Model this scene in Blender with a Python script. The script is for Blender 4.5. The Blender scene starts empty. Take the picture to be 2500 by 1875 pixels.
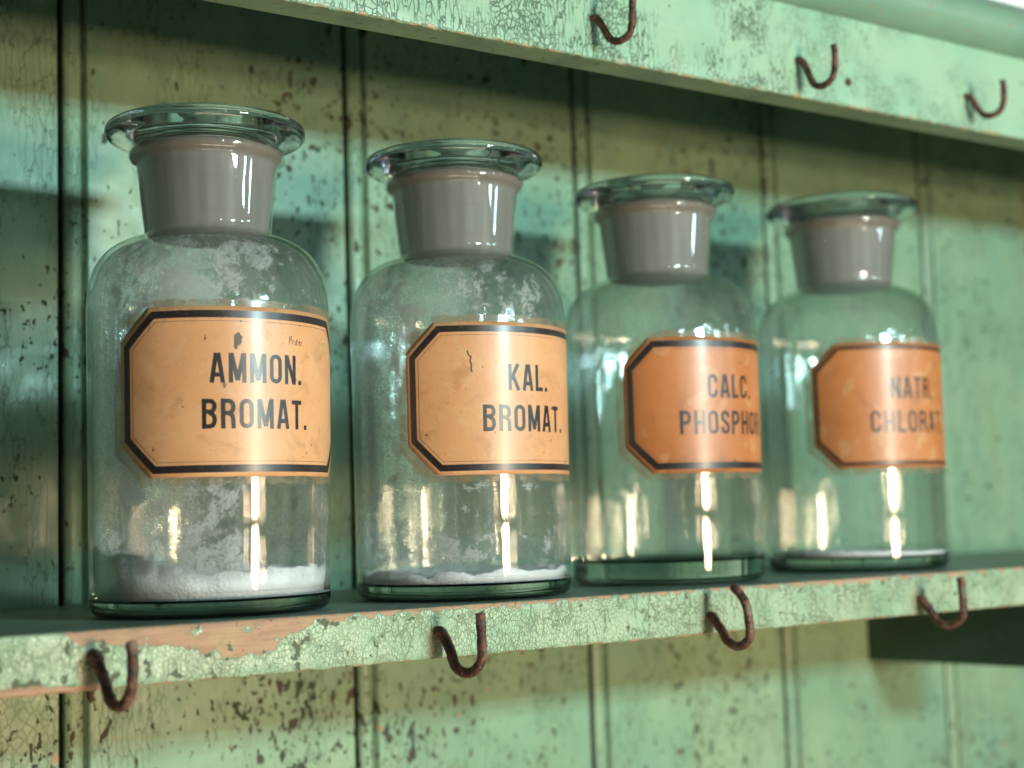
import bpy, bmesh, math, random
from mathutils import Vector, Matrix, noise as mnoise

S = bpy.context.scene
C = S.collection
PI = math.pi

# ------------------------------------------------------------------ camera
R_ = Vector((0.8279, -0.5601, -0.0290)); F_ = Vector((0.5603, 0.8234, 0.0898))
F_.normalize(); R_ = (R_ - F_ * R_.dot(F_)).normalized(); U_ = R_.cross(F_)
cam_d = bpy.data.cameras.new('camera'); cam = bpy.data.objects.new('camera', cam_d); C.objects.link(cam)
cam.matrix_world = Matrix(((R_.x, U_.x, -F_.x, -0.2235), (R_.y, U_.y, -F_.y, -0.5135), (R_.z, U_.z, -F_.z, 0.0355), (0, 0, 0, 1)))
cam_d.sensor_width = 36; cam_d.lens = 3580.4 / 2500 * 36
cam_d.clip_start = 0.01; cam_d.clip_end = 100
cam_d.dof.use_dof = True; cam_d.dof.focus_distance = 0.60; cam_d.dof.aperture_fstop = 6.0
S.camera = cam

# ------------------------------------------------------------------ world, lamps, exposure
W = bpy.data.worlds.new('World'); S.world = W; W.use_nodes = True
W.node_tree.nodes['Background'].inputs[0].default_value = (0.75, 0.85, 1.0, 1)
W.node_tree.nodes['Background'].inputs[1].default_value = 0.035
S.view_settings.view_transform = 'Standard'; S.view_settings.look = 'None'
S.view_settings.exposure = 0; S.view_settings.gamma = 1

def lamp(name, loc, target, w, h, power, col):
    d = bpy.data.lights.new(name, 'AREA'); d.shape = 'RECTANGLE'; d.size = w; d.size_y = h
    d.energy = power; d.color = col
    o = bpy.data.objects.new(name, d); C.objects.link(o); o.location = loc
    o.rotation_euler = (Vector(target) - Vector(loc)).to_track_quat('-Z', 'Y').to_euler()
    return o
WARM = (1.0, 0.70, 0.44); COOL = (0.60, 0.95, 1.0)
lamp('warm_lamp', (0.43, -1.25, -0.045), (0.2, 0.1, 0.1), 0.15, 0.080, 5.6, WARM)
lamp('warm_lamp', (0.43, -1.25, 0.050), (0.2, 0.1, 0.1), 0.15, 0.065, 5.4, WARM)
for x, w, p in ((0.0, 0.05, 0.25), (0.41, 0.15, 4.4), (0.88, 0.10, 0.65), (1.35, 0.10, 0.55)):
    for z, h in ((0.226, 0.016), (0.252, 0.016), (0.278, 0.016)):    # three rows of panes with glazing bars between
        lamp('window_light', (x, -0.97, z), (0.2, 0.1, 0.1), w, h, p * 0.68, COOL)

# floor bounce: broad, weak, from below and in front
lamp('bounce_light', (0.05, -0.50, -1.00), (0.15, 0.15, -0.05), 0.9, 0.35, 6.5, (1.0, 0.80, 0.54))

# ------------------------------------------------------------------ object helpers
def link(name, me, mats=None, parent=None):
    o = bpy.data.objects.new(name, me); C.objects.link(o)
    for m in (mats if isinstance(mats, (list, tuple)) else [mats] if mats else []):
        me.materials.append(m)
    if parent: o.parent = parent
    return o
def tag(o, label, cat=None, group=None, kind=None):
    if label: o['label'] = label
    if cat: o['category'] = cat
    if group: o['group'] = group
    if kind: o['kind'] = kind
    return o
def empty(name, loc, rz=0):
    o = bpy.data.objects.new(name, None); C.objects.link(o); o.location = loc; o.rotation_euler = (0, 0, rz)
    o.empty_display_size = 0.02
    return o
def mesh(name, vs, fs, smooth=True):
    me = bpy.data.meshes.new(name); me.from_pydata([tuple(v) for v in vs], [], fs); me.update()
    if smooth:
        for p in me.polygons: p.use_smooth = True
    return me
def smooth_curve(P, n=6, closed=False):
    """Catmull-Rom through points"""
    P = [Vector(p) for p in P]; out = []
    N = len(P)
    for i in range(N - 1):
        a = P[max(i - 1, 0)]; b = P[i]; c = P[i + 1]; d = P[min(i + 2, N - 1)]
        for k in range(n):
            t = k / n
            out.append(0.5 * ((2 * b) + (c - a) * t + (2 * a - 5 * b + 4 * c - d) * t * t + (3 * b - a - 3 * c + d) * t ** 3))
    out.append(P[-1]); return out
def lathe(name, prof, seg=112, wob=None):
    """prof: (r,z) list; r<1e-6 collapses to a pole. Order outer bottom -> outer top -> inner top -> inner bottom."""
    vs = []; rings = []
    for r, z in prof:
        if r < 1e-6:
            rings.append([len(vs)]); vs.append((0, 0, z))
        else:
            rings.append(list(range(len(vs), len(vs) + seg)))
            for k in range(seg):
                a = 2 * PI * k / seg; rr = r + (wob(a, z, r) if wob else 0)
                vs.append((rr * math.cos(a), rr * math.sin(a), z))
    fs = []
    for A, B in zip(rings, rings[1:]):
        if len(A) == 1 and len(B) == 1: continue
        for k in range(seg):
            k2 = (k + 1) % seg
            if len(A) == 1: fs.append((A[0], B[k2], B[k]))
            elif len(B) == 1: fs.append((A[k], A[k2], B[0]))
            else: fs.append((A[k], A[k2], B[k2], B[k]))
    return mesh(name, vs, fs)
def tube(name, path, rad, seg=14, rough=0.0, seed=0):
    P = [Vector(p) for p in path]; vs = []; fs = []
    T = [(P[min(i + 1, len(P) - 1)] - P[max(i - 1, 0)]).normalized() for i in range(len(P))]
    up = Vector((1, 0, 0.01)); nrm = (up - T[0] * up.dot(T[0])).normalized()
    for i, p in enumerate(P):
        nrm = (nrm - T[i] * nrm.dot(T[i])).normalized(); b = T[i].cross(nrm)
        r0 = rad(i / (len(P) - 1)) if callable(rad) else rad
        for k in range(seg):
            a = 2 * PI * k / seg; dirn = nrm * math.cos(a) + b * math.sin(a)
            q = p + dirn * r0
            if rough:
                n = mnoise.noise(q * 420 + Vector((seed * 7.1, 0, 0))) + 0.6 * mnoise.noise(q * 1100 + Vector((0, seed, 0)))
                q = p + dirn * (r0 + rough * n)
            vs.append(q)
    for i in range(len(P) - 1):
        for k in range(seg):
            k2 = (k + 1) % seg
            fs.append((i * seg + k, i * seg + k2, (i + 1) * seg + k2, (i + 1) * seg + k))
    for e, rev in ((0, True), (len(P) - 1, False)):
        c = len(vs); vs.append(P[e] + (T[e] * (0.0006 if e else -0.0006)))
        for k in range(seg):
            k2 = (k + 1) % seg; a, b2 = e * seg + k, e * seg + k2
            fs.append((b2, a, c) if rev else (a, b2, c))
    return mesh(name, vs, fs)

# ------------------------------------------------------------------ node helper
class N:
    def __init__(s, name):
        s.m = bpy.data.materials.new(name); s.m.use_nodes = True
        s.t = s.m.node_tree; s.t.nodes.clear()
        s.out = s.t.nodes.new('ShaderNodeOutputMaterial')
    def n(s, typ, ins=None, **kw):
        x = s.t.nodes.new(typ)
        for k, v in kw.items(): setattr(x, k, v)
        for k, v in (ins or {}).items(): s.set(x.inputs[k], v)
        return x
    def set(s, sock, v):
        if isinstance(v, bpy.types.NodeSocket): s.t.links.new(v, sock)
        elif isinstance(v, bpy.types.Node): s.t.links.new(v.outputs[0], sock)
        elif isinstance(v, (tuple, list)) and len(v) == 3 and sock.type == 'RGBA': sock.default_value = (*v, 1)
        else: sock.default_value = v
    def pos(s):
        return s.n('ShaderNodeTexCoord').outputs['Object']
    def map(s, v, scale=(1, 1, 1), loc=(0, 0, 0)):
        return s.n('ShaderNodeMapping', {0: v, 1: loc, 3: scale}).outputs[0]
    def noise(s, v, sc, det=3, rough=0.5, dist=0.0):
        return s.n('ShaderNodeTexNoise', {'Vector': v, 'Scale': sc, 'Detail': det, 'Roughness': rough, 'Distortion': dist}).outputs[0]
    def nvec(s, v, sc, det=2):
        return s.n('ShaderNodeTexNoise', {'Vector': v, 'Scale': sc, 'Detail': det}).outputs[1]
    def vor(s, v, sc, feat='DISTANCE_TO_EDGE', rnd=1.0):
        x = s.n('ShaderNodeTexVoronoi', {'Vector': v, 'Scale': sc, 'Randomness': rnd}, feature=feat)
        return x.outputs[0]
    def math(s, op, a, b=0.0, c=None):
        x = s.n('ShaderNodeMath', operation=op); s.set(x.inputs[0], a); s.set(x.inputs[1], b)
        if c is not None: s.set(x.inputs[2], c)
        return x.outputs[0]
    def ramp(s, v, a, b, lo=0.0, hi=1.0):
        x = s.n('ShaderNodeMapRange', {0: v, 1: a, 2: b, 3: lo, 4: hi}, interpolation_type='SMOOTHSTEP'); return x.outputs[0]
    def mix(s, f, a, b):
        x = s.n('ShaderNodeMix', data_type='RGBA'); s.set(x.inputs[0], f); s.set(x.inputs[6], a); s.set(x.inputs[7], b); return x.outputs[2]
    def mul(s, a, b): return s.math('MULTIPLY', a, b)
    def vadd(s, a, b, k):
        # a + (b-0.5)*k
        c = s.n('ShaderNodeVectorMath', operation='SUBTRACT'); s.set(c.inputs[0], b); c.inputs[1].default_value = (.5, .5, .5)
        d = s.n('ShaderNodeVectorMath', operation='SCALE'); s.set(d.inputs[0], c.outputs[0]); d.inputs['Scale'].default_value = k
        e = s.n('ShaderNodeVectorMath', operation='ADD'); s.set(e.inputs[0], a); s.set(e.inputs[1], d.outputs[0]); return e.outputs[0]
    def bump(s, h, dist, strength=1.0, normal=None):
        i = {'Height': h, 'Distance': dist, 'Strength': strength}
        if normal is not None: i['Normal'] = normal
        return s.n('ShaderNodeBump', i).outputs[0]
    def bsdf(s, **kw):
        x = s.n('ShaderNodeBsdfPrincipled')
        for k, v in kw.items(): s.set(x.inputs[k.replace('_', ' ')], v)
        return x
    def fin(s, sh, vol=None):
        s.set(s.out.inputs[0], sh)
        if vol is not None: s.set(s.out.inputs[1], vol)
        return s.m

MINT = (0.255, 0.42, 0.275); MINT2 = (0.33, 0.47, 0.29); TEALP = (0.19, 0.37, 0.27)
UNDER = (0.05, 0.06, 0.032); PRIMER = (0.52, 0.26, 0.135)

def mat_wall():
    s = N('flaked mint board paint'); p = s.pos()
    sep = s.n('ShaderNodeSeparateXYZ', {0: p}); X, Y, Z = sep.outputs
    big = s.noise(p, 9, 3); med = s.noise(s.map(p, (60, 60, 12), (3, 0, 1)), 1, 4)
    col = s.mix(s.ramp(big, .35, .65), MINT, MINT2)
    col = s.mix(s.mul(s.ramp(med, .4, .75), .45), col, TEALP)
    fine = s.noise(s.map(p, (900, 900, 90)), 1, 3)
    col = s.mix(s.ramp(fine, .35, .8, 0, .22), col, (0.16, 0.27, 0.16))
    # dirt rubbed in
    dirt = s.noise(s.map(p, (30, 30, 14), (9, 2, 0)), 1, 5, .65)
    col = s.mix(s.ramp(dirt, .52, .78, 0, .45), col, (0.20, 0.26, 0.12))
    # wear regions: heavy under the lower shelf at the left end, moderate elsewhere
    low = s.mul(s.ramp(Z, -0.015, -0.05), s.ramp(X, .34, .05))
    reg = s.math('ADD', s.ramp(s.noise(p, 13, 2), .42, .66, -.045, .035), s.mul(low, .048))
    # fine vertical crazing
    cz = s.vadd(s.map(p, (330, 330, 60)), s.nvec(p, 160), 1.0)
    cr = s.vor(cz, 1)
    crm = s.mul(s.ramp(cr, .05, .012), s.ramp(s.noise(s.map(p, (28, 28, 16), (1, 5, 2)), 1, 3), .45, .56))
    cz2 = s.vadd(s.map(p, (260, 260, 190)), s.nvec(p, 130), .6)
    crl = s.mul(s.ramp(s.vor(cz2, 1), .07, .02), s.mul(s.ramp(X, .02, -.02), s.ramp(Z, -.02, -.05)))
    col = s.mix(s.mul(crm, .55), col, UNDER)
    col = s.mix(s.mul(crl, .2), col, (.16, .2, .1))
    # chips
    sp = s.noise(s.map(p, (150, 150, 95)), 1, 2.5, .5, .3)
    spm = s.ramp(s.math('ADD', sp, reg), .655, .668)
    sp2 = s.noise(s.map(p, (380, 380, 230), (4, 4, 4)), 1, 2, .5)
    spm2 = s.mul(s.ramp(s.math('ADD', sp2, s.mul(reg, 1.0)), .675, .69), 1.0)
    chips = s.math('MAXIMUM', spm, spm2)
    chipcol = s.mix(s.ramp(s.noise(p, 60, 1), .52, .56), UNDER, (0.075, 0.052, 0.034))
    col = s.mix(s.mul(chips, .97), col, chipcol)
    # old salmon primer showing
    pr = s.ramp(s.math('ADD', s.noise(s.map(p, (120, 120, 90), (7, 7, 7)), 1, 3), s.mul(reg, .4)), .745, .765)
    col = s.mix(s.mul(pr, .9), col, PRIMER)
    # grime packed in the joints
    joint = s.n('ShaderNodeMapRange', {0: Y, 1: .1812, 2: .1835, 3: 0, 4: 1}).outputs[0]
    col = s.mix(s.mul(joint, s.ramp(s.noise(s.map(p, (300, 300, 60)), 1, 3), .3, .6, .5, 1)), col, (0.05, 0.055, 0.03))
    h = s.math('SUBTRACT', s.mul(s.noise(s.map(p, (500, 500, 60)), 1, 4), .35), s.math('ADD', chips, s.math('ADD', s.mul(crm, .5), s.mul(crl, .6))))
    h = s.math('ADD', h, s.mul(s.noise(p, 45, 2), 1.2))
    nb = s.bump(h, .00035, .9)
    rg = s.ramp(s.noise(p, 90, 3), .3, .7, .30, .46)
    rg = s.math('ADD', rg, s.mul(chips, .4))
    return s.fin(s.bsdf(Base_Color=col, Roughness=rg, Normal=nb, Specular_IOR_Level=.55))

def crackle_cells(s, p, sx, sz, warp=.55, seed=0):
    v = s.vadd(s.map(p, (sx, sx, sz), (seed, seed, seed)), s.nvec(p, 260), warp)
    v = s.vadd(v, s.nvec(p, 60), 1.6)
    return s.vor(v, 1), v

def mat_front(worn=True):
    s = N('alligatored shelf front paint'); p = s.pos()
    X, Y, Z = s.n('ShaderNodeSeparateXYZ', {0: p}).outputs
    d, v = crackle_cells(s, p, 760, 470, .75)
    d2, _ = crackle_cells(s, p, 1150, 760, .4, 3)
    wid = s.ramp(s.noise(p, 70, 2), .35, .65, .0, .035)
    crack = s.n('ShaderNodeMapRange', {0: d, 1: wid, 2: s.math('ADD', wid, .045), 3: 1, 4: 0}, interpolation_type='SMOOTHSTEP').outputs[0]
    crack2 = s.mul(s.ramp(d2, .05, .01), s.ramp(s.noise(p, 110, 2), .48, .62, 0, .5))
    crack = s.math('MAXIMUM', crack, crack2)
    crack = s.mul(crack, s.ramp(s.noise(p, 48, 3), .36, .58, .35, 1))
    d3, _ = crackle_cells(s, p, 260, 105, .9, 6)
    crack = s.math('MAXIMUM', crack, s.mul(s.ramp(d3, .075, .02), s.ramp(s.noise(p, 75, 3), .42, .55)))
    cellc = s.vor(v, 1, 'F1')
    col = s.mix(s.ramp(s.noise(p, 35, 3), .35, .65), (0.32, 0.49, 0.32), (0.42, 0.54, 0.36))
    col = s.mix(s.ramp(s.noise(p, 22, 2), .5, .7, 0, .5), col, (0.40, 0.46, 0.30))
    col = s.mix(s.ramp(s.noise(p, 700, 2), .4, .7, 0, .15), col, (0.2, 0.3, 0.2))
    col = s.mix(s.mul(crack, s.ramp(X, .02, .22, .55, .85)), col, (0.12, 0.15, 0.085))
    # rust bled into the paint round each hook's hole
    hx = None
    for q in (-.0549, .0860, .2325, .3748):
        e = s.math('ABSOLUTE', s.math('SUBTRACT', X, q - .001)); hx = e if hx is None else s.math('MINIMUM', hx, e)
    dz = s.math('MULTIPLY', s.math('ABSOLUTE', s.math('ADD', Z, .0145)), .45)
    rr_ = s.math('ADD', s.math('ADD', hx, dz), s.mul(s.math('SUBTRACT', s.noise(p, 260, 3), .5), .006))
    col = s.mix(s.ramp(rr_, .0075, .0020, 0, .6), col, (0.19, 0.125, 0.06))
    # flaked-off islands showing the dull green undercoat
    fl = s.noise(p, 150, 3, .55)
    ex = s.ramp(X, .10, .0, -.035, .035)
    flm = s.ramp(s.math('ADD', fl, ex), .625, .64)
    col = s.mix(flm, col, (0.105, 0.125, 0.07))
    # bare salmon wood: threshold height as a function of x, ragged by noise
    crv = s.n('ShaderNodeFloatCurve'); c = crv.mapping.curves[0]
    # map x -0.10..0.60 -> 0..1 ; value 0..1 -> depth 0..0.025 under the top edge
    pts = [(-.10, -.001), (-.068, .0), (-.061, .0035), (-.050, .0052), (-.040, .0066), (-.030, .0072), (-.018, .0095), (-.008, .0112), (.004, .0135),
           (.012, .0125), (.020, .0075), (.030, .0045), (.040, .0016), (.06, .0014), (.10, .0018), (.16, .0014), (.24, .0012), (.3, .0022), (.38, .0016), (.45, .0009), (.60, .001)]
    conv = [((x + .1) / .7, (y + .002) / .025) for x, y in pts]
    c.points[0].location = conv[0]; c.points[1].location = conv[-1]
    for q in conv[1:-1]: c.points.new(*q)
    for q in c.points: q.handle_type = 'AUTO'
    crv.mapping.update()
    s.set(crv.inputs['Value'], s.n('ShaderNodeMapRange', {0: X, 1: -.1, 2: .6, 3: 0, 4: 1}).outputs[0])
    thr = s.math('MULTIPLY_ADD', crv.outputs[0], .025, -.002)
    rag = s.math('ADD', s.mul(s.math('SUBTRACT', s.noise(p, 130, 4, .6), .5), .011), s.mul(s.math('SUBTRACT', s.vor(v, 1), .2), .002))
    depth = s.math('MULTIPLY', Z, -1.0)
    bare = s.ramp(s.math('SUBTRACT', s.math('ADD', thr, rag), depth), -.0001, .0002)
    crv2 = s.n('ShaderNodeMapRange', {0: X, 1: -.066, 2: -.040, 3: .0030, 4: .0003}).outputs[0]
    up = s.math('ADD', Z, .0209)
    bare2 = s.ramp(s.math('SUBTRACT', s.math('ADD', crv2, s.mul(rag, .45)), up), -.0001, .0002)
    bare = s.mul(bare, s.ramp(s.math('ADD', s.noise(s.map(p, (150, 150, 210), (1, 8, 2)), 1, 3), s.ramp(X, -.055, .03, 0, .03)), .655, .635))
    bare = s.math('MAXIMUM', bare, bare2)
    woodg = s.noise(s.map(p, (40, 40, 900)), 1, 4)
    wcol = s.mix(s.ramp(woodg, .3, .75), (0.50, 0.30, 0.19), (0.40, 0.225, 0.14))
    wcol = s.mix(s.ramp(s.noise(p, 55, 3), .5, .72, 0, .6), wcol, (0.50, 0.36, 0.19))
    wcol = s.mix(s.ramp(s.noise(s.map(p, (90, 90, 260), (3, 3, 3)), 1, 5, .7), .5, .72, 0, .55), wcol, (0.22, 0.15, 0.08))
    wcol = s.mix(s.ramp(s.noise(p, 420, 2), .68, .71, 0, .8), wcol, (0.07, 0.06, 0.04))
    col = s.mix(bare, col, wcol)
    paint = s.math('SUBTRACT', 1.0, s.math('MAXIMUM', s.math('MAXIMUM', s.mul(crack, .8), flm), bare))
    h = s.math('ADD', paint, s.mul(s.ramp(d, .0, .10), .12))
    nb = s.bump(h, .00026, 1.0)
    return s.fin(s.bsdf(Base_Color=col, Roughness=s.ramp(paint, 0, 1, .75, .36), Normal=nb))

def mat_rail():
    s = N('cracked rail paint'); p = s.pos()
    X, Y, Z = s.n('ShaderNodeSeparateXYZ', {0: p}).outputs
    col = s.mix(s.ramp(s.noise(p, 20, 3), .35, .65), (0.27, 0.45, 0.30), (0.33, 0.49, 0.33))
    col = s.mix(s.ramp(s.noise(s.map(p, (25, 25, 60)), 1, 4), .5, .75, 0, .5), col, (0.38, 0.46, 0.29))
    reg = s.ramp(s.noise(p, 16, 3), .36, .50)
    reg = s.mul(reg, s.math('MAXIMUM', s.ramp(X, .36, .27), .5))
    reg = s.math('MAXIMUM', reg, s.ramp(X, .13, .07, 0, .8))
    v = s.vadd(s.map(p, (480, 480, 90)), s.nvec(p, 200), .8)
    vert = s.mul(s.ramp(s.vor(v, 1), .07, .02), s.ramp(s.noise(s.map(p, (90, 90, 60), (5, 1, 1)), 1, 3), .40, .52))
    v2 = s.vadd(s.map(p, (300, 300, 330), (2, 2, 2)), s.nvec(p, 180), .9)
    net = s.mul(s.ramp(s.vor(v2, 1), .085, .03), s.ramp(s.noise(p, 45, 3), .45, .53))
    cr = s.mul(s.math('MAXIMUM', vert, net), reg)
    sp = s.ramp(s.math('ADD', s.noise(s.map(p, (300, 300, 180)), 1, 3), s.mul(reg, .05)), .70, .72)
    cr = s.math('MAXIMUM', cr, sp)
    col = s.mix(s.mul(cr, .85), col, (0.05, 0.075, 0.045))
    edge = s.math('ADD', s.math('SUBTRACT', Z, .2412), s.mul(s.math('SUBTRACT', s.noise(p, 170, 4), .5), .010))
    worn = s.ramp(edge, .0009, .0003)
    wc = s.mix(s.ramp(s.noise(p, 80, 2), .5, .58), (0.26, 0.32, 0.19), (0.45, 0.26, 0.15))
    col = s.mix(s.mul(worn, .8), col, wc)
    h = s.math('SUBTRACT', s.mul(s.noise(s.map(p, (60, 60, 400)), 1, 3), .4), s.math('MAXIMUM', cr, worn))
    nb = s.bump(h, .00035, .9)
    return s.fin(s.bsdf(Base_Color=col, Roughness=.4, Normal=nb))

def mat_paint(name, c1, c2, rough=.45, dirt=.4, dc=(0.08, 0.09, 0.05)):
    s = N(name); p = s.pos()
    col = s.mix(s.ramp(s.noise(p, 25, 4), .35, .65), c1, c2)
    col = s.mix(s.ramp(s.noise(s.map(p, (60, 220, 220)), 1, 5, .6), .5, .75, 0, dirt), col, dc)
    col = s.mix(s.ramp(s.noise(p, 260, 3), .66, .69, 0, .8), col, dc)
    nb = s.bump(s.noise(s.map(p, (40, 300, 300)), 1, 4), .0005, .7)
    return s.fin(s.bsdf(Base_Color=col, Roughness=rough, Normal=nb))

def mat_rust(seed):
    s = N('rusted iron'); p = s.pos()
    a = s.noise(s.map(p, (1, 1, 1), (seed, 0, 0)), 240, 5, .65); b = s.noise(s.map(p, (1, 1, 1), (0, seed, 0)), 620, 3)
    col = s.mix(s.ramp(a, .38, .62), (0.04, 0.024, 0.018), (0.17, 0.066, 0.04))
    col = s.mix(s.ramp(b, .56, .68, 0, .7), col, (0.30, 0.13, 0.08))
    col = s.mix(s.ramp(s.noise(p, 130, 3), .58, .68, 0, .5), col, (0.27, 0.22, 0.16))
    nb = s.bump(s.math('ADD', a, b), .0005, 1.0)
    return s.fin(s.bsdf(Base_Color=col, Roughness=s.ramp(b, .3, .7, .45, .75), Metallic=.15, Normal=nb))

def mat_glass(tint=(.92, .935, .94), nm='solid old glass'):
    """solid pieces: stopper disc and base"""
    s = N(nm); p = s.pos()
    nb = s.bump(s.noise(s.map(p, (60, 60, 14)), 1, 2), .0006, .35)
    return s.fin(s.n('ShaderNodeBsdfGlass', {'Color': tint, 'Roughness': 0.0, 'IOR': 1.50, 'Normal': nb}))
def mat_wallglass():
    """the 2 mm wall of the bottle: mostly straight-through light, fresnel reflections, some real refraction"""
    s = N('thin blown glass'); p = s.pos()
    nb = s.bump(s.noise(s.map(p, (70, 70, 16)), 1, 3), .0006, .22)
    bf = s.n('ShaderNodeNewGeometry').outputs['Backfacing']
    ior = s.n('ShaderNodeMapRange', {0: bf, 1: 0, 2: 1, 3: 1.5, 4: 1 / 1.5}).outputs[0]
    fr = s.n('ShaderNodeFresnel', {'IOR': ior, 'Normal': nb})
    facing = s.n('ShaderNodeLayerWeight', {'Blend': .5}).outputs['Facing']
    tint = s.mix(s.math('POWER', facing, 4.0), (.97, .985, .98), (.70, .80, .77))
    tr = s.n('ShaderNodeBsdfTransparent', {'Color': tint}); gl = s.n('ShaderNodeBsdfGlossy', {'Color': (1, 1, 1), 'Roughness': .008, 'Normal': nb})
    thin = s.n('ShaderNodeMixShader', {0: fr.outputs[0], 1: tr.outputs[0], 2: gl.outputs[0]})
    g = s.n('ShaderNodeBsdfGlass', {'Color': (.97, .99, .985), 'Roughness': 0.0, 'IOR': 1.48, 'Normal': nb})
    return s.fin(s.n('ShaderNodeMixShader', {0: .14, 1: thin.outputs[0], 2: g.outputs[0]}))

def mat_frost():
    s = N('ground glass plug'); p = s.pos()
    st = s.noise(s.map(p, (260, 260, 10)), 1, 3); sm = s.noise(s.map(p, (20, 20, 500)), 1, 3)
    col = s.mix(s.ramp(st, .3, .7), (0.35, 0.325, 0.295), (0.45, 0.425, 0.395))
    col = s.mix(s.ramp(sm, .5, .75, 0, .25), col, (0.33, 0.27, 0.22))
    Z = s.n('ShaderNodeSeparateXYZ', {0: p}).outputs[2]
    col = s.mix(s.ramp(Z, .1868, .1885, 0, .6), col, (0.27, 0.18, 0.14))
    d = s.bsdf(Base_Color=col, Roughness=.55)
    t = s.n('ShaderNodeBsdfTranslucent', {'Color': (0.5, 0.48, 0.42)})
    mx = s.n('ShaderNodeMixShader', {0: .35, 1: d.outputs[0], 2: t.outputs[0]})
    mx = s.n('ShaderNodeMixShader', {0: .14, 1: mx.outputs[0], 2: s.n('ShaderNodeBsdfTransparent').outputs[0]})
    return s.fin(mx)

def mat_film(seed, haze, lo, hi, top):
    """dry white salt dust clinging to the inside of the glass"""
    s = N('salt dust film'); p0 = s.pos(); p = s.map(p0, (1, 1, 1), (seed * .37, seed * .21, 0))
    X, Y, Z = s.n('ShaderNodeSeparateXYZ', {0: p0}).outputs
    big = s.noise(p, 26, 3, .55); fine = s.noise(p, 620, 3, .6); mid = s.noise(p, 135, 8, .72, .35)
    left = s.ramp(X, .01, -.045)                       # more dust on the side away from the front
    base = s.ramp(Z, .045, .008)                       # and near the heap
    sh = s.mul(s.ramp(Z, .115, .145), top)
    m = s.math('ADD', s.mul(big, .40), s.mul(mid, .60))
    bias = s.math('ADD', s.mul(base, .07), s.math('ADD', s.mul(left, .035), sh))
    patch = s.ramp(s.math('ADD', m, bias), lo, hi)
    patch = s.mul(patch, s.ramp(fine, .36, .54, .5, 1))
    patch = s.mul(patch, s.ramp(Z, .012, .020))
    streak = s.ramp(s.noise(s.map(p, (240, 240, 12)), 1, 3), .35, .7, .5, 1.5)
    grain = s.ramp(s.noise(p, 1300, 2, .6), .40, .62, .55, 1.35)
    hz = s.mul(s.mul(s.mul(streak, grain), haze), s.math('ADD', s.ramp(left, 0, 1, .6, 2.4), 0.0))
    al = s.math('MINIMUM', s.math('ADD', s.mul(patch, .60), s.mul(hz, s.ramp(Z, .011, .022, .0, 1))), .93)
    d = s.n('ShaderNodeBsdfDiffuse', {'Color': (.86, .83, .82)}); t = s.n('ShaderNodeBsdfTranslucent', {'Color': (.8, .78, .76)})
    dt = s.n('ShaderNodeMixShader', {0: .4, 1: d.outputs[0], 2: t.outputs[0]})
    tr = s.n('ShaderNodeBsdfTransparent')
    return s.fin(s.n('ShaderNodeMixShader', {0: al, 1: tr.outputs[0], 2: dt.outputs[0]}))

def mat_salt():
    s = N('white salt crystals'); p = s.pos()
    a = s.noise(p, 900, 3); b = s.noise(p, 160, 3)
    col = s.mix(a, (.88, .85, .86), (.95, .92, .93))
    nb = s.bump(s.math('ADD', a, b), .0006, .8)
    return s.fin(s.bsdf(Base_Color=col, Roughness=.6, Normal=nb, Subsurface_Weight=.35, Subsurface_Radius=(.006, .006, .006)))

def mat_paper(seed, c1, c2, stain):
    s = N('varnished label paper'); p0 = s.pos(); p = s.map(p0, (1, 1, 1), (seed, seed * .3, seed * 1.7))
    a = s.noise(p, 28, 5, .6); b = s.noise(p, 75, 5, .65, .6); f = s.noise(p, 800, 2)
    col = s.mix(s.ramp(a, .35, .65), c1, c2)
    col = s.mix(s.ramp(b, .54, .68, 0, .38), col, stain)
    blot = s.ramp(s.noise(p, 48, 2, .5, 1.4), .60, .615, 0, .20)
    col = s.mix(blot, col, (0.70, 0.50, 0.29))
    col = s.mix(s.ramp(f, .62, .75, 0, .35), col, stain)
    sp = s.ramp(s.noise(p, 330, 2), .725, .745, 0, .75); col = s.mix(sp, col, (0.10, 0.055, 0.03))
    h = s.math('ADD', s.noise(p, 120, 3), s.mul(f, .15))
    nb = s.bump(h, .00022, .55)
    return s.fin(s.bsdf(Base_Color=col, Roughness=.42, Normal=nb, Coat_Weight=.18, Coat_Roughness=.22))

def mat_ink(name='printing ink', c=(0.022, 0.018, 0.018)):
    s = N(name); p = s.pos()
    col = s.mix(s.ramp(s.noise(p, 1400, 2), .6, .72, 0, .5), c, (0.22, 0.13, 0.08))
    return s.fin(s.bsdf(Base_Color=col, Roughness=.40, Coat_Weight=.18, Coat_Roughness=.22))

M_wallglass = mat_wallglass(); M_base = mat_glass((.66, .70, .675), 'dark tinted base glass')  # base tint darkened to imitate the dark shelf refracted through it
M_glass, M_frost, M_salt, M_ink = mat_glass(), mat_frost(), mat_salt(), mat_ink()

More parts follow.
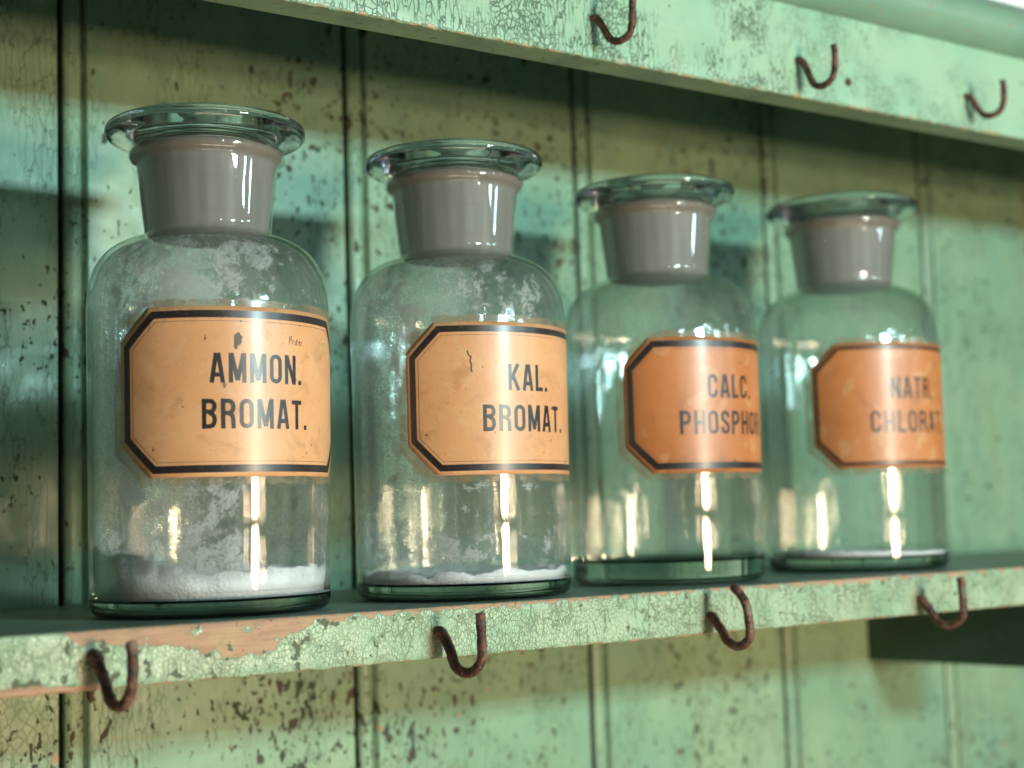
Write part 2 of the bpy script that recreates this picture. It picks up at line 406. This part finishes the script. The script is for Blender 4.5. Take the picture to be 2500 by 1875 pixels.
# ------------------------------------------------------------------ beadboard wall
WY = 0.18
def wall_profile():
    xs = [(-1.0, 0.0)]
    for k in range(-6, 12):
        x0 = -0.0105 + 0.1548 * k
        pr = [(-.0068, 0), (-.0062, .0009), (-.0014, .0011), (-.0008, .0022), (-.0006, .012), (.0012, .012), (.0014, .0034)]
        for a in range(0, 11):
            t = a / 10 * PI
            pr.append((.0016 + .0046 * (1 - math.cos(t)), .0034 - .0033 * math.sin(t) ** .8 if 0 < a < 10 else .0034))
        pr += [(.0112, .0030), (.0120, .0024), (.0130, .0004), (.0136, 0)]
        xs += [(x0 + a, b) for a, b in pr]
    xs.append((2.6, 0))
    return xs
prof = wall_profile(); vs = []; fs = []
zs = [-0.6 + 1.5 * i / 60 for i in range(61)]
for i, z in enumerate(zs):
    for j, (x, d) in enumerate(prof):
        wv = 0.0005 * mnoise.noise(Vector((x * 9, 0, z * 9)))
        vs.append((x + 0.0008 * mnoise.noise(Vector((round(x, 1) * 5, 3, z * 5))), WY + d + wv, z))
n = len(prof)
for i in range(len(zs) - 1):
    for j in range(n - 1):
        fs.append((i * n + j, i * n + j + 1, (i + 1) * n + j + 1, (i + 1) * n + j))
wall = link('paneled_wall', mesh('paneled_wall', vs, fs, False), mat_wall())
tag(wall, 'mint green beadboard wall with flaked paint and dark joints behind the bottles', 'wall', kind='structure')

# ------------------------------------------------------------------ extruded boards
def board(name, y0, y1, z0, z1, x0, x1, mats, parent=None, bev=.0012, jag=.0005, topslot=1, seed=0, step=.0015, nz=8):
    """a board running along x with worn, slightly ragged arrises; cross-section loop extruded"""
    loop = []
    def arc(cy, cz, a0, a1, k=3):
        for i in range(k + 1):
            a = a0 + (a1 - a0) * i / k; loop.append((cy + bev * math.cos(a), cz + bev * math.sin(a)))
    arc(y0 + bev, z0 + bev, PI * 1.5, PI)                    # bottom front
    for i in range(1, nz): loop.append((y0, z0 + bev + (z1 - z0 - 2 * bev) * i / nz))
    arc(y0 + bev, z1 - bev, PI, PI / 2)                      # top front
    loop.append(((y0 + y1) / 2, z1)); loop.append((y1, z1)); loop.append((y1, z0)); loop.append(((y0 + y1) / 2, z0))
    m = len(loop); vs = []; fs = []; nx = int((x1 - x0) / step)
    for i in range(nx + 1):
        x = x0 + (x1 - x0) * i / nx
        for k, (y, z) in enumerate(loop):
            w = jag * (mnoise.noise(Vector((x * 190, k * .13, seed))) + .6 * mnoise.noise(Vector((x * 520, k * .3, seed + 5))))
            near = abs(y - y0) < 2.2 * bev
            if near and z < z0 + 2 * bev: z += w * 1.0
            if near and z > z1 - 2 * bev: z -= abs(w) * .6; y += abs(w) * .6
            if near: y += .0002 * mnoise.noise(Vector((x * 60, 0, z * 60)))
            vs.append((x, y, z))
    sl = []
    for i in range(nx):
        for k in range(m):
            k2 = (k + 1) % m
            fs.append((i * m + k, (i + 1) * m + k, (i + 1) * m + k2, i * m + k2)); sl.append(k)
    fs.append(tuple(range(m))); sl.append(0); fs.append(tuple(nx * m + k for k in reversed(range(m)))); sl.append(0)
    me = mesh(name, vs, fs, False); o = link(name, me, mats, parent)
    nfront = 4 + (nz - 1) + 4
    for p_, k in zip(me.polygons, sl):
        p_.use_smooth = k < nfront - 1
        if len(mats) > 1 and nfront - 2 <= k: p_.material_index = 1
    return o

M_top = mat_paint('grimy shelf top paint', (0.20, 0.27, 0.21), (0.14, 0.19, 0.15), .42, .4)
M_dark = mat_paint('dark green gloss paint', (0.028, 0.062, 0.042), (0.02, 0.045, 0.03), .4, .3)
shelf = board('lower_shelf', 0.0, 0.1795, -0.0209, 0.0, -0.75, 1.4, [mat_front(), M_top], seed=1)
tag(shelf, 'lower mint shelf with alligatored paint and bare salmon edge, carrying the bottles', 'shelf')

upper = empty('upper_shelf', (0, 0, 0.2412))
tag(upper, 'upper mint shelf with cracked front rail and round moulding above the bottles', 'shelf')
def zshift(o):  # keep world coordinates while parented to the empty
    o.matrix_parent_inverse = Matrix.Translation((0, 0, -0.2412)); return o
M_rail = mat_rail()
zshift(board('rail', 0.0, 0.0163, 0.2412, 0.2892, -0.75, 1.6, [M_rail, mat_paint('rail underside paint', (0.22, 0.33, 0.2), (0.16, 0.25, 0.16), .5, .3)], upper, bev=.0010, jag=.0006, seed=9, step=.002))
zshift(board('shelf_board', 0.0020, 0.1795, 0.3085, 0.3180, -0.75, 1.6, [M_top, M_top], upper, bev=.001, step=.02))
# round moulding lying along the top of the rail
vs = []; fs = []; loop = []
for i in range(19):
    a = -PI / 2 - PI * i / 18; loop.append((0.002 + .0165 * math.cos(a) * 1.0, .3035 + .0150 * math.sin(a)))
loop += [(.0160, .3185), (.0160, .2885)]
m = len(loop); xs = [-.75 + 2.35 * i / 60 for i in range(61)]
for x in xs:
    for (y, z) in loop: vs.append((x, y, z))
for i in range(60):
    for k in range(m):
        k2 = (k + 1) % m; fs.append((i * m + k, i * m + k2, (i + 1) * m + k2, (i + 1) * m + k))
fs.append(tuple(reversed(range(m)))); fs.append(tuple(60 * m + k for k in range(m)))
me = mesh('moulding', vs, fs, False)
for p_ in me.polygons: p_.use_smooth = len(p_.vertices) == 4 and abs(p_.normal.z) < .999 and p_.normal.y < .9
zshift(link('moulding', me, mat_paint('moulding paint', (0.15, 0.27, 0.19), (0.19, 0.32, 0.22), .4, .35, (0.3, 0.2, 0.14)), upper))

# white enamel tin on the upper shelf, only its lower edge shows at the corner of the picture
def rbox(name, x0, x1, y0, y1, z0, z1, b, mat, parent=None, seg=3):
    bm = bmesh.new(); bmesh.ops.create_cube(bm, size=1)
    for v in bm.verts: v.co = Vector(((x0 + x1) / 2 + v.co.x * (x1 - x0), (y0 + y1) / 2 + v.co.y * (y1 - y0), (z0 + z1) / 2 + v.co.z * (z1 - z0)))
    bmesh.ops.bevel(bm, geom=list(bm.edges), offset=b, segments=seg, affect='EDGES', profile=.5)
    me = bpy.data.meshes.new(name); bm.to_mesh(me); bm.free()
    for p_ in me.polygons: p_.use_smooth = True
    return link(name, me, mat, parent)
s_ = N('white enamel'); M_enamel = s_.fin(s_.bsdf(Base_Color=s_.mix(s_.noise(s_.pos(), 40), (.85, .82, .86), (.9, .88, .9)), Roughness=.25))
tin = rbox('storage_tin', .455, .66, .012, .10, .3186, .41, .006, M_enamel)
tag(tin, 'white enamel tin at the top right corner, standing on the upper shelf', 'tin')

# shelf bracket under the lower shelf, its left face turned from the light
bm = bmesh.new()
pts = [(0.1798, -.0212), (0.1798, -.0675), (.13, -.0660), (.056, -.0640), (.012, -.055), (.004, -.040), (.004, -.0212)]
a = [bm.verts.new((.531, y, z)) for y, z in pts]; b = [bm.verts.new((.562, y, z)) for y, z in pts]
bm.faces.new(a); bm.faces.new(list(reversed(b)))
for i in range(len(pts)): j = (i + 1) % len(pts); bm.faces.new((a[j], a[i], b[i], b[j]))
bmesh.ops.recalc_face_normals(bm, faces=bm.faces[:])
bmesh.ops.bevel(bm, geom=list(bm.edges), offset=.0008, segments=2, affect='EDGES')
me = bpy.data.meshes.new('shelf_bracket'); bm.to_mesh(me); bm.free()
br = link('shelf_bracket', me, M_dark); tag(br, 'dark green wooden bracket under the right end of the lower shelf', 'bracket')

# ------------------------------------------------------------------ cup hooks
def hook(x0, z0, ext, th, drop, tipz, label, seed, group, curl=0.0):
    rad = .0022 if z0 < .1 else .00180
    root = empty('cup_hook', (x0, 0, z0))
    e, d = ext, drop
    prof = [(-.006, 0, 0), (.0005, 0, 0), (.0024, -.0006, 0), (.0044, -.0036, 0), (e * .28, -d * .50, 0), (e * .40, -d * .84, 0), (e * .56, -d, 0),
            (e * .74, -d * 1.0, 0), (e * .90, -d * .84, 0), (e * .99, -d * .55, 0), (e * (1.0 - curl * .3), (tipz - z0) * .55 - d * .12, 0), (e * (.98 - curl), tipz - z0, 0)]
    rnd = random.Random(seed)
    P = []
    for i, (q, z, _) in enumerate(prof):
        side = q * math.sin(th) + (rnd.uniform(-.0004, .0004) if i > 2 else 0)
        P.append((side, -q * math.cos(th), z))
    o = link('hook_rod', tube('hook_rod', smooth_curve(P, 7), lambda t: rad * (1 - .10 * t), 16, .00024, seed), mat_rust(seed * 3.7), root)
    tag(root, label, 'hook', group)
    return root
gl = 'rusty hooks along the lower shelf edge'; gu = 'rusty hooks along the upper shelf rail'
hook(-.0549, -.0085, .0215, .33, .0168, -.0035, 'reddish rusty hook below the AMMON. BROMAT. bottle, leftmost on the lower shelf', 1, gl)
hook(.0860, -.0098, .0245, .24, .0155, -.0022, 'rusty hook under the KAL. BROMAT. bottle, upright tip on lower shelf edge', 2, gl)
hook(.2325, -.0128, .0250, .05, .0125, .0012, 'dark rusty hook with inward curled tip below the CALC. PHOSPHOR. bottle', 3, gl, .36)
hook(.3748, -.0128, .0250, .14, .0125, -.0018, 'pitted brown hook under the NATR. CHLORAT. bottle, above the dark bracket', 4, gl)
hook(.1761, .2598, .0225, .26, .0136, .2642, 'large rusty hook on the upper rail, leftmost and cut by the top edge', 5, gu)
hook(.3055, .2600, .0220, .17, .0162, .2626, 'blurred rusty hook in the middle of the upper rail beside a nail head', 6, gu)
hook(.4348, .2595, .0220, .25, .0134, .2640, 'blurred greenish rusty hook on the upper rail, nearest the right edge', 7, gu)
nl = link('nail', lathe('nail', [(0, -.004), (.0011, -.004), (.0012, 0), (.0022, .0002), (.0020, .0009), (.0010, .0013), (0, .0014)], 20), mat_rust(9))
nl.location = (.3415, .0, .2540); nl.rotation_euler = (PI / 2, 0, 0)
tag(nl, 'small rusty nail head in the upper rail beside the middle hook', 'nail')

# ------------------------------------------------------------------ bottles
def bottle_profiles(fz):
    out_b = [(0, .0030), (.020, .0027), (.034, .0018), (.0410, .0006), (.0440, .0), (.0466, .0005), (.0481, .0020), (.0488, .0048)]
    body = smooth_curve([(.0488, .0045, 0), (.0491, .02, 0), (.0494, .05, 0), (.0497, .09, 0), (.0500, .118, 0), (.0499, .126, 0), (.0491, .1345, 0), (.0466, .1425, 0),
                         (.0420, .1490, 0), (.0355, .1532, 0), (.0298, .1550, 0), (.0272, .1562, 0), (.0265, .1585, 0), (.0270, .1635, 0), (.0284, .177, 0), (.0295, .1868, 0)], 6)[1:]
    out = out_b + [(v.x, v.y) for v in body]
    out += [(.0302, .1876), (.0316, .1884), (.0325, .1900), (.0326, .1916), (.0320, .1930), (.0306, .1938), (.0290, .1939), (.0275, .1932)]
    inn = smooth_curve([(.0268, .1915, 0), (.0262, .185, 0), (.0250, .172, 0), (.0238, .160, 0), (.0241, .1572, 0), (.0268, .1540, 0), (.0350, .1512, 0), (.0408, .1473, 0), (.0450, .1410, 0),
                        (.0474, .1335, 0), (.0482, .1255, 0), (.0482, .110, 0), (.0478, .06, 0), (.0474, fz + .0100, 0), (.0468, fz + .0035, 0), (.0448, fz + .0008, 0), (.0400, fz, 0)], 5)
    out += [(v.x, v.y) for v in inn] + [(.030, fz - .0001), (0, fz + .0003)]
    film = [(v.x - .0003, v.y) for v in inn if v.y < .152 and v.y > fz + .003]
    return out, film
DISC = [(0, .1926)] + [(v.x, v.y) for v in smooth_curve([(.0262, .1926, 0), (.0274, .1946, 0), (.0300, .1958, 0), (.0345, .1966, 0), (.0392, .1976, 0), (.0414, .1992, 0), (.0419, .2010, 0), (.0411, .2030, 0),
        (.0385, .2040, 0), (.0345, .2036, 0), (.0300, .2034, 0), (.0200, .2040, 0), (.0100, .2044, 0)], 5)] + [(0, .2045)]
PLUG = [(0, .1562), (.0225, .1562), (.0244, .1568), (.0254, .1585), (.0257, .1610), (.0263, .166), (.0272, .174), (.0283, .186), (.0290, .1876), (.0308, .1888), (.0316, .1904), (.0314, .1920), (.0300, .1927), (.0268, .1925), (0, .19252)]

RB = .05012                                            # label sits this far from the axis
def wrap(u, z, off=0.0, zb=0.0):
    # the glass tapers slightly towards the base
    zz = z; r = .0494 + (.0500 - .0494) * min(max((zz - .05) / .068, 0), 1) + .00012 + off
    a = u / .05
    return (r * math.sin(a), -r * math.cos(a), z)

# --- condensed grotesque capitals drawn as strokes; cell height 1, centreline coordinates
T_ = .155
def arcp(cx, cy, rx, ry, a0, a1, n=7):
    return [(cx + rx * math.cos(math.radians(a0 + (a1 - a0) * i / n)), cy + ry * math.sin(math.radians(a0 + (a1 - a0) * i / n))) for i in range(n + 1)]
h_ = T_ / 2
def rr(w):   # closed rounded rectangle
    r = .17; x0, x1, y0, y1 = h_, w - h_, h_, 1 - h_
    return arcp(x1 - r, y1 - r, r, r, 0, 90) + arcp(x0 + r, y1 - r, r, r, 90, 180) + arcp(x0 + r, y0 + r, r, r, 180, 270) + arcp(x1 - r, y0 + r, r, r, 270, 360)
GL = {
 'A': (.52, [[(.07, 0), (.225, 1)], [(.45, 0), (.295, 1)], [(.15, .27), (.37, .27)]]),
 'B': (.50, [[(h_, 0), (h_, 1)], [(h_, 1 - h_), (.28, 1 - h_)] + arcp(.28, .745, .14, .1775, 90, -90)[1:] + [(h_, .5675)], [(.24, .52)] + arcp(.28, .295, .145, .2175, 90, -90) + [(h_, h_)]]),
 'R': (.50, [[(h_, 0), (h_, 1)], [(h_, 1 - h_), (.28, 1 - h_)] + arcp(.28, .72, .14, .2025, 90, -90)[1:] + [(h_, .5175)], [(.30, .50), (.39, .42), (.415, .30), (.425, 0)]]),
 'P': (.49, [[(h_, 0), (h_, 1)], [(h_, 1 - h_), (.27, 1 - h_)] + arcp(.27, .70, .14, .2225, 90, -90)[1:] + [(h_, .4775)]]),
 'O': (.50, [rr(.50) + [rr(.50)[0]]]),
 'C': (.48, [[(.48 - h_, .66), (.48 - h_, 1 - h_ - .17)] + arcp(.48 - h_ - .15, 1 - h_ - .17, .15, .17, 0, 90)[1:] + arcp(h_ + .15, 1 - h_ - .17, .15, .17, 90, 180) + arcp(h_ + .15, h_ + .17, .15, .17, 180, 270) + arcp(.48 - h_ - .15, h_ + .17, .15, .17, 270, 360) + [(.48 - h_, .34)]]),
 'S': (.47, [[(.47 - h_, .70)] + arcp(.235, .765, .157, .157, 0, 180, 10) + [(h_, .70), (.11, .60), (.36, .42), (.47 - h_, .32)] + arcp(.235, .235, .157, .157, 0, -180, 10) + [(h_, .31)]]),
 'M': (.62, [[(h_, 0), (h_, 1)], [(.62 - h_, 0), (.62 - h_, 1)], [(.10, .99), (.31, .08)], [(.52, .99), (.31, .08)]]),
 'N': (.51, [[(h_, 0), (h_, 1)], [(.51 - h_, 0), (.51 - h_, 1)], [(.095, .98), (.415, .02)]]),
 'T': (.46, [[(0, 1 - h_), (.46, 1 - h_)], [(.23, 0), (.23, 1)]]),
 'K': (.50, [[(h_, 0), (h_, 1)], [(.43, 1), (.12, .40)], [(.21, .55), (.445, 0)]]),
 'L': (.40, [[(h_, 0), (h_, 1)], [(0, h_), (.40, h_)]]),
 'H': (.50, [[(h_, 0), (h_, 1)], [(.50 - h_, 0), (.50 - h_, 1)], [(h_, .5), (.50 - h_, .5)]]),
 '.': (.15, [[(h_, 0), (h_, .15)]]),
}
def stroke_mesh(strokes, half):
    """strokes: list of polylines in (u,z) metres -> verts, faces; each stroke sits 4 microns above the one before"""
    vs = []; fs = []
    for si, P in enumerate(strokes):
        Q = [Vector((*P[0], 0))]
        for a, b in zip(P, P[1:]):
            A, B = Vector((*a, 0)), Vector((*b, 0)); k = max(1, int((B - A).length / .0012))
            for i in range(1, k + 1): Q.append(A.lerp(B, i / k))
        closed = (Q[0] - Q[-1]).length < 1e-7
        base = len(vs)
        for i, q in enumerate(Q):
            if closed: t0 = (Q[i] - Q[i - 1 if i else -2]); t1 = (Q[i + 1 if i < len(Q) - 1 else 1] - Q[i])
            else: t0 = (Q[i] - Q[i - 1]) if i else (Q[1] - Q[0]); t1 = (Q[i + 1] - Q[i]) if i < len(Q) - 1 else t0
            t0.normalize(); t1.normalize(); t = (t0 + t1).normalized(); nn = Vector((-t.y, t.x, 0))
            w = half / max(.6, nn.dot(Vector((-t0.y, t0.x, 0))))
            off = .00016 + .000004 * (si % 5)
            for sg in (1, -1): vs.append(wrap(q.x + nn.x * w * sg, q.y + nn.y * w * sg, off))
        for i in range(len(Q) - 1):
            b = base + 2 * i; fs.append((b, b + 1, b + 3, b + 2))
    return vs, fs
def text_strokes(txt, H, width, z0):
    gap = .125; tot = sum(GL[c][0] for c in txt) + gap * (len(txt) - 1)
    sx = width / tot; u = -width / 2; out = []
    for c in txt:
        w, ss = GL[c]
        for st in ss: out.append([(u + x * sx, z0 + y * H) for x, y in st])
        u += (w + gap) * sx
    return out, sx
def octagon(hw, z0, z1, ch):
    return [(-hw, z0 + ch), (-hw, z1 - ch), (-hw + ch, z1), (hw - ch, z1), (hw, z1 - ch), (hw, z0 + ch), (hw - ch, z0), (-hw + ch, z0)]
def oct_fill(hw, z0, z1, ch, off, ragged=0, seed=0, rim=True):
    vs = []; fs = []; n = 90; m = 14
    for i in range(n + 1):
        u = -hw + 2 * hw * i / n; c = max(0, ch - (hw - abs(u)))
        lo, hi = z0 + c, z1 - c
        if ragged:
            lo += ragged * mnoise.noise(Vector((u * 160, seed, 0))); hi += ragged * mnoise.noise(Vector((u * 160, seed + 9, 0)))
        for k in range(m + 1):
            vs.append(wrap(u, lo + (hi - lo) * k / m, off))
    for i in range(n):
        for k in range(m):
            a = i * (m + 1) + k; fs.append((a, a + m + 1, a + m + 2, a + 1))
    if rim:   # paper thickness: turn the outline down on to the glass
        loopv = [i * (m + 1) for i in range(n + 1)] + [n * (m + 1) + k for k in range(1, m + 1)] + [i * (m + 1) + m for i in range(n - 1, -1, -1)] + [k for k in range(m - 1, 0, -1)]
        base = len(vs)
        for q in loopv:
            v = Vector(vs[q]); r = math.hypot(v.x, v.y); f = (r - off) / r; vs.append((v.x * f, v.y * f, v.z))
        L = len(loopv)
        for i in range(L):
            j = (i + 1) % L; fs.append((loopv[i], base + i, base + j, loopv[j]))
    return vs, fs
def oct_ring(hw, z0, z1, ch, wd, off):
    k = math.tan(PI / 8)
    A = octagon(hw, z0, z1, ch); B = octagon(hw - wd, z0 + wd, z1 - wd, ch - wd * (2 - math.sqrt(2)))
    vs = []; fs = []
    for i in range(8):
        j = (i + 1) % 8; a0, a1, b0, b1 = [Vector((*q, 0)) for q in (A[i], A[j], B[i], B[j])]
        n = max(1, int((a1 - a0).length / .0015)); base = len(vs)
        for t in range(n + 1):
            p = a0.lerp(a1, t / n); q = b0.lerp(b1, t / n); vs.append(wrap(p.x, p.y, off)); vs.append(wrap(q.x, q.y, off))
        for t in range(n): b = base + 2 * t; fs.append((b, b + 2, b + 3, b + 1))
    return vs, fs

def scribble(sp, half): return stroke_mesh(sp, half)

s_ = N('aged varnish'); p_ = s_.pos()
al_ = s_.ramp(s_.noise(p_, 90, 4), .32, .62, .06, .55)
M_varn = s_.fin(s_.n('ShaderNodeMixShader', {0: al_, 1: s_.n('ShaderNodeBsdfTransparent').outputs[0], 2: s_.bsdf(Base_Color=(.30, .22, .12), Roughness=.25).outputs[0]}))
M_brown = mat_ink('brown writing ink', (0.10, 0.055, 0.03))
M_stain = mat_ink('dark stain', (0.07, 0.035, 0.02))

def salt_mesh(hf, seed, z0, R=.0470):
    """heap with height field hf(x,y), irregular top, sitting on the bottle floor"""
    vs = []; fs = []; nr = 40; na = 120; 
    for i in range(nr + 1):
        r = R * i / nr
        for k in range(na):
            a = 2 * PI * k / na; x, y = r * math.cos(a), r * math.sin(a)
            z = z0 + hf(x, y, i / nr, a)
            z += .0013 * mnoise.noise(Vector((x * 230, y * 230, seed))) + .0009 * mnoise.noise(Vector((x * 800, y * 800, seed)))
            vs.append((x, y, max(z, z0 + .0001)))
    for i in range(nr):
        for k in range(na):
            k2 = (k + 1) % na; a = i * na + k; fs.append((a, a + na, (i + 1) * na + k2, i * na + k2))
    base = len(vs)
    for k in range(na):
        a = 2 * PI * k / na; vs.append(((R - .0012) * math.cos(a), (R - .0012) * math.sin(a), z0))
    for k in range(na):
        k2 = (k + 1) % na; fs.append((nr * na + k, base + k, base + k2, nr * na + k2))
    fs.append(tuple(reversed(range(base, base + na))))
    return mesh('salt', vs, fs)

BT = [
 dict(x=.0138, y=.0580, phi=.0039, s=.9902, l1='AMMON.', w1=.0400, l2='BROMAT.', w2=.0462, band=.0029, thin=True,
      c1=(.68, .335, .155), c2=(.75, .39, .19), st=(.36, .17, .07), film=(1, .20, .53, .585, .015),
      label='large nearest bottle, label AMMON. BROMAT., salt heaped inside', cap='nearest'),
 dict(x=.1335, y=.0540, phi=.1036, s=.9866, l1='KAL.', w1=.0225, l2='BROMAT.', w2=.0468, band=.0028, thin=True,
      c1=(.67, .325, .15), c2=(.73, .375, .18), st=(.36, .17, .07), film=(5, .15, .545, .61, .0),
      label='second bottle labelled KAL. BROMAT. with dusty glass and thin salt layer', cap=''),
 dict(x=.2655, y=.0680, phi=.0669, s=.9948, l1='CALC.', w1=.0300, l2='PHOSPHOR.', w2=.0600, band=.0033, thin=True,
      c1=(.48, .165, .05), c2=(.55, .20, .07), st=(.33, .12, .05), film=(9, .075, .72, .82, .0),
      label='empty third bottle with orange label CALC. PHOSPHOR. and thick dark base', cap=''),
 dict(x=.4115, y=.0742, phi=-.0832, s=1.0277, l1='NATR.', w1=.0300, l2='CHLORAT.', w2=.0540, band=.0017, thin=False,
      c1=(.50, .175, .055), c2=(.57, .215, .075), st=(.34, .12, .05), film=(14, .075, .70, .80, .02),
      label='farthest bottle labelled NATR. CHLORAT. behind a thin black border', cap=''),
]
GRP = 'stoppered glass apothecary bottles in a row on the lower shelf'
for bi, b in enumerate(BT):
    k = b['s']; root = empty('apothecary_bottle', (b['x'], b['y'], .00015)); root.scale = (k, k, k)
    tag(root, b['label'], 'bottle', GRP)
    wob = lambda a, z, r, q=bi: .00012 * mnoise.noise(Vector((math.cos(a) * 1.5 + q * 3, math.sin(a) * 1.5, z * 30))) if r > .02 else 0
    fz = (.0060, .0064, .0108, .0066)[bi]; OUT, FILM = bottle_profiles(fz)
    gb = link('glass_body', lathe('glass_body', OUT, 128, wob), [M_wallglass, M_base], root)
    for p_ in gb.data.polygons: p_.material_index = 1 if p_.center.z < fz + .0012 else 0
    f = link('salt_film', lathe('salt_film', FILM, 96, wob), mat_film(*b['film']), root)
    st = link('stopper', lathe('stopper', DISC, 112), M_glass, root)
    st.location = ((-.0005, 0, 0, .0004)[bi], 0, (.0000, .0001, .0001, .0002)[bi])
    link('plug', lathe('plug', PLUG, 96), M_frost, st)
    lab = empty('label', (0, 0, 0), b['phi']); lab.parent = root
    # replace the empty with the paper mesh itself
    bpy.data.objects.remove(lab)
    zt, zb, hw, ch = .1187 , .0558, 1.108 * .05, .0129
    vs, fs = oct_fill(hw + .0017, zb - .0017, zt + .0017, ch, .00012, .00022, bi)
    lab = link('label', mesh('label', vs, fs), mat_paper(bi * 3.1 + .7, b['c1'], b['c2'], b['st']), root); lab.rotation_euler = (0, 0, b['phi'])
    vs, fs = oct_ring(hw, zb, zt, ch, b['band'], .00022)
    link('border', mesh('border', vs, fs), M_ink, lab)
    if b['thin']:
        g = b['band'] + .0012; vs, fs = oct_ring(hw - g, zb + g, zt - g, ch - g * .586, .00016, .00018)
        link('border_line', mesh('border_line', vs, fs), M_brown, lab)
    H = .0116; z1 = zt - .0283; z2 = zb + .0168
    st1, _ = text_strokes(b['l1'], H, b['w1'], z1); st2, _ = text_strokes(b['l2'], H, b['w2'], z2)
    for nm, ss, wd in (('lettering', st1, b['w1']), ('lettering', st2, b['w2'])):
        vs, fs = stroke_mesh(ss, .00084 if bi != 3 else .00074); link(nm, mesh(nm, vs, fs), M_ink, lab)
    vs, fs = oct_fill(hw + .0060, zb - .0048, zt + .0045, ch + .001, .00004, .0012, bi + 20, False)
    link('varnish_halo', mesh('varnish_halo', vs, fs), M_varn, lab)
    if bi == 0:
        # faint handwriting, the stain over the M and pin hole
        hs = []
        u0, z0 = .0135, zt - .0125
        P = [[(0, 0), (.0004, .0032)], [(.0004, .0032), (.0012, .0034), (.0013, .0022), (.0004, .0018)], [(.0018, .0002), (.0019, .0018), (.0024, .0019)], [(.0032, 0), (.0033, .0016)],
             [(.0040, 0), (.0043, .0026)], [(.0037, .0018), (.0048, .0019)], [(.0053, .0010), (.0060, .0014), (.0057, .0019), (.0052, .0012), (.0054, .0002), (.0061, .0002)], [(.0066, .0001), (.0067, .0014), (.0072, .0015)], [(.0080, .0), (.0081, .0002)]]
        for q in P: hs.append([(u0 + x, z0 + y) for x, y in q])
        vs, fs = stroke_mesh(hs, .00016); link('handwriting', mesh('handwriting', vs, fs), M_brown, lab)
        vs = []; fs = []
        for (cu, cz, rx, rz) in ((-.0090, zt - .0112, .0016, .0026), (-.0098, zt - .0138, .0008, .0016), (-.0078, zt - .0042, .0004, .0004), (-.0215, zt - .0110, .0003, .0007)):
            c0 = len(vs); vs.append(wrap(cu, cz, .000178))
            for q in range(24):
                a = 2 * PI * q / 24; rn = 1 + .45 * mnoise.noise(Vector((math.cos(a) * 2, math.sin(a) * 2, cu * 900)))
                vs.append(wrap(cu + rx * rn * math.cos(a), cz + rz * rn * math.sin(a), .000178))
            for q in range(24): fs.append((c0, c0 + 1 + q, c0 + 1 + (q + 1) % 24))
        link('stain', mesh('stain', vs, fs), M_stain, lab)
    if bi == 1:
        u0, z0 = -.0290, zt - .0185
        vs, fs = stroke_mesh([[(u0 - .0006, z0 + .0075), (u0, z0 + .0055), (u0 + .0010, z0 + .0048), (u0 + .0006, z0 + .0030), (u0 + .0012, z0 + .0012), (u0 + .0009, z0 - .0004), (u0 + .0014, z0 - .002)]], .00028)
        link('scratch', mesh('scratch', vs, fs), M_stain, lab)

# salt lying in three of the bottles
salts = [
 (0, lambda x, y, t, a: .0072 + .0135 * max(0, -x * 18 + y * 6 - .12) * (t ** 2) + .0030 * t * (1 + mnoise.noise(Vector((math.cos(a) * 3, math.sin(a) * 3, 1)))), 'deep white salt heap inside the AMMON. BROMAT. bottle'),
 (1, lambda x, y, t, a: .0020 + .0026 * t * (1 + mnoise.noise(Vector((math.cos(a) * 3, math.sin(a) * 3, 4)))), 'shallow white salt layer inside the KAL. BROMAT. bottle'),
 (3, lambda x, y, t, a: .0008 + .0025 * max(0, -x * 18) * t + .0006 * t, 'thin white salt skin inside the NATR. CHLORAT. bottle'),
]
for bi, hf, lb in salts:
    b = BT[bi]; o = link('salt', salt_mesh(hf, bi * 5, (.0060, .0064, 0, .0066)[bi] + .0012), M_salt); o.location = (b['x'], b['y'], .00015); k = b['s']; o.scale = (k, k, k)
    tag(o, lb, 'salt', kind='stuff')

# ------------------------------------------------------------------ cycles
S.render.engine = 'CYCLES'
cy = S.cycles
cy.max_bounces = 24; cy.transmission_bounces = 20; cy.glossy_bounces = 8; cy.diffuse_bounces = 4; cy.transparent_max_bounces = 24
cy.caustics_reflective = True; cy.caustics_refractive = True; cy.blur_glossy = 1.0
cy.sample_clamp_indirect = 0.0
cy.use_denoising = True
try:
    cy.denoiser = 'OPENIMAGEDENOISE'; cy.denoising_input_passes = 'RGB_ALBEDO_NORMAL'
except Exception: pass
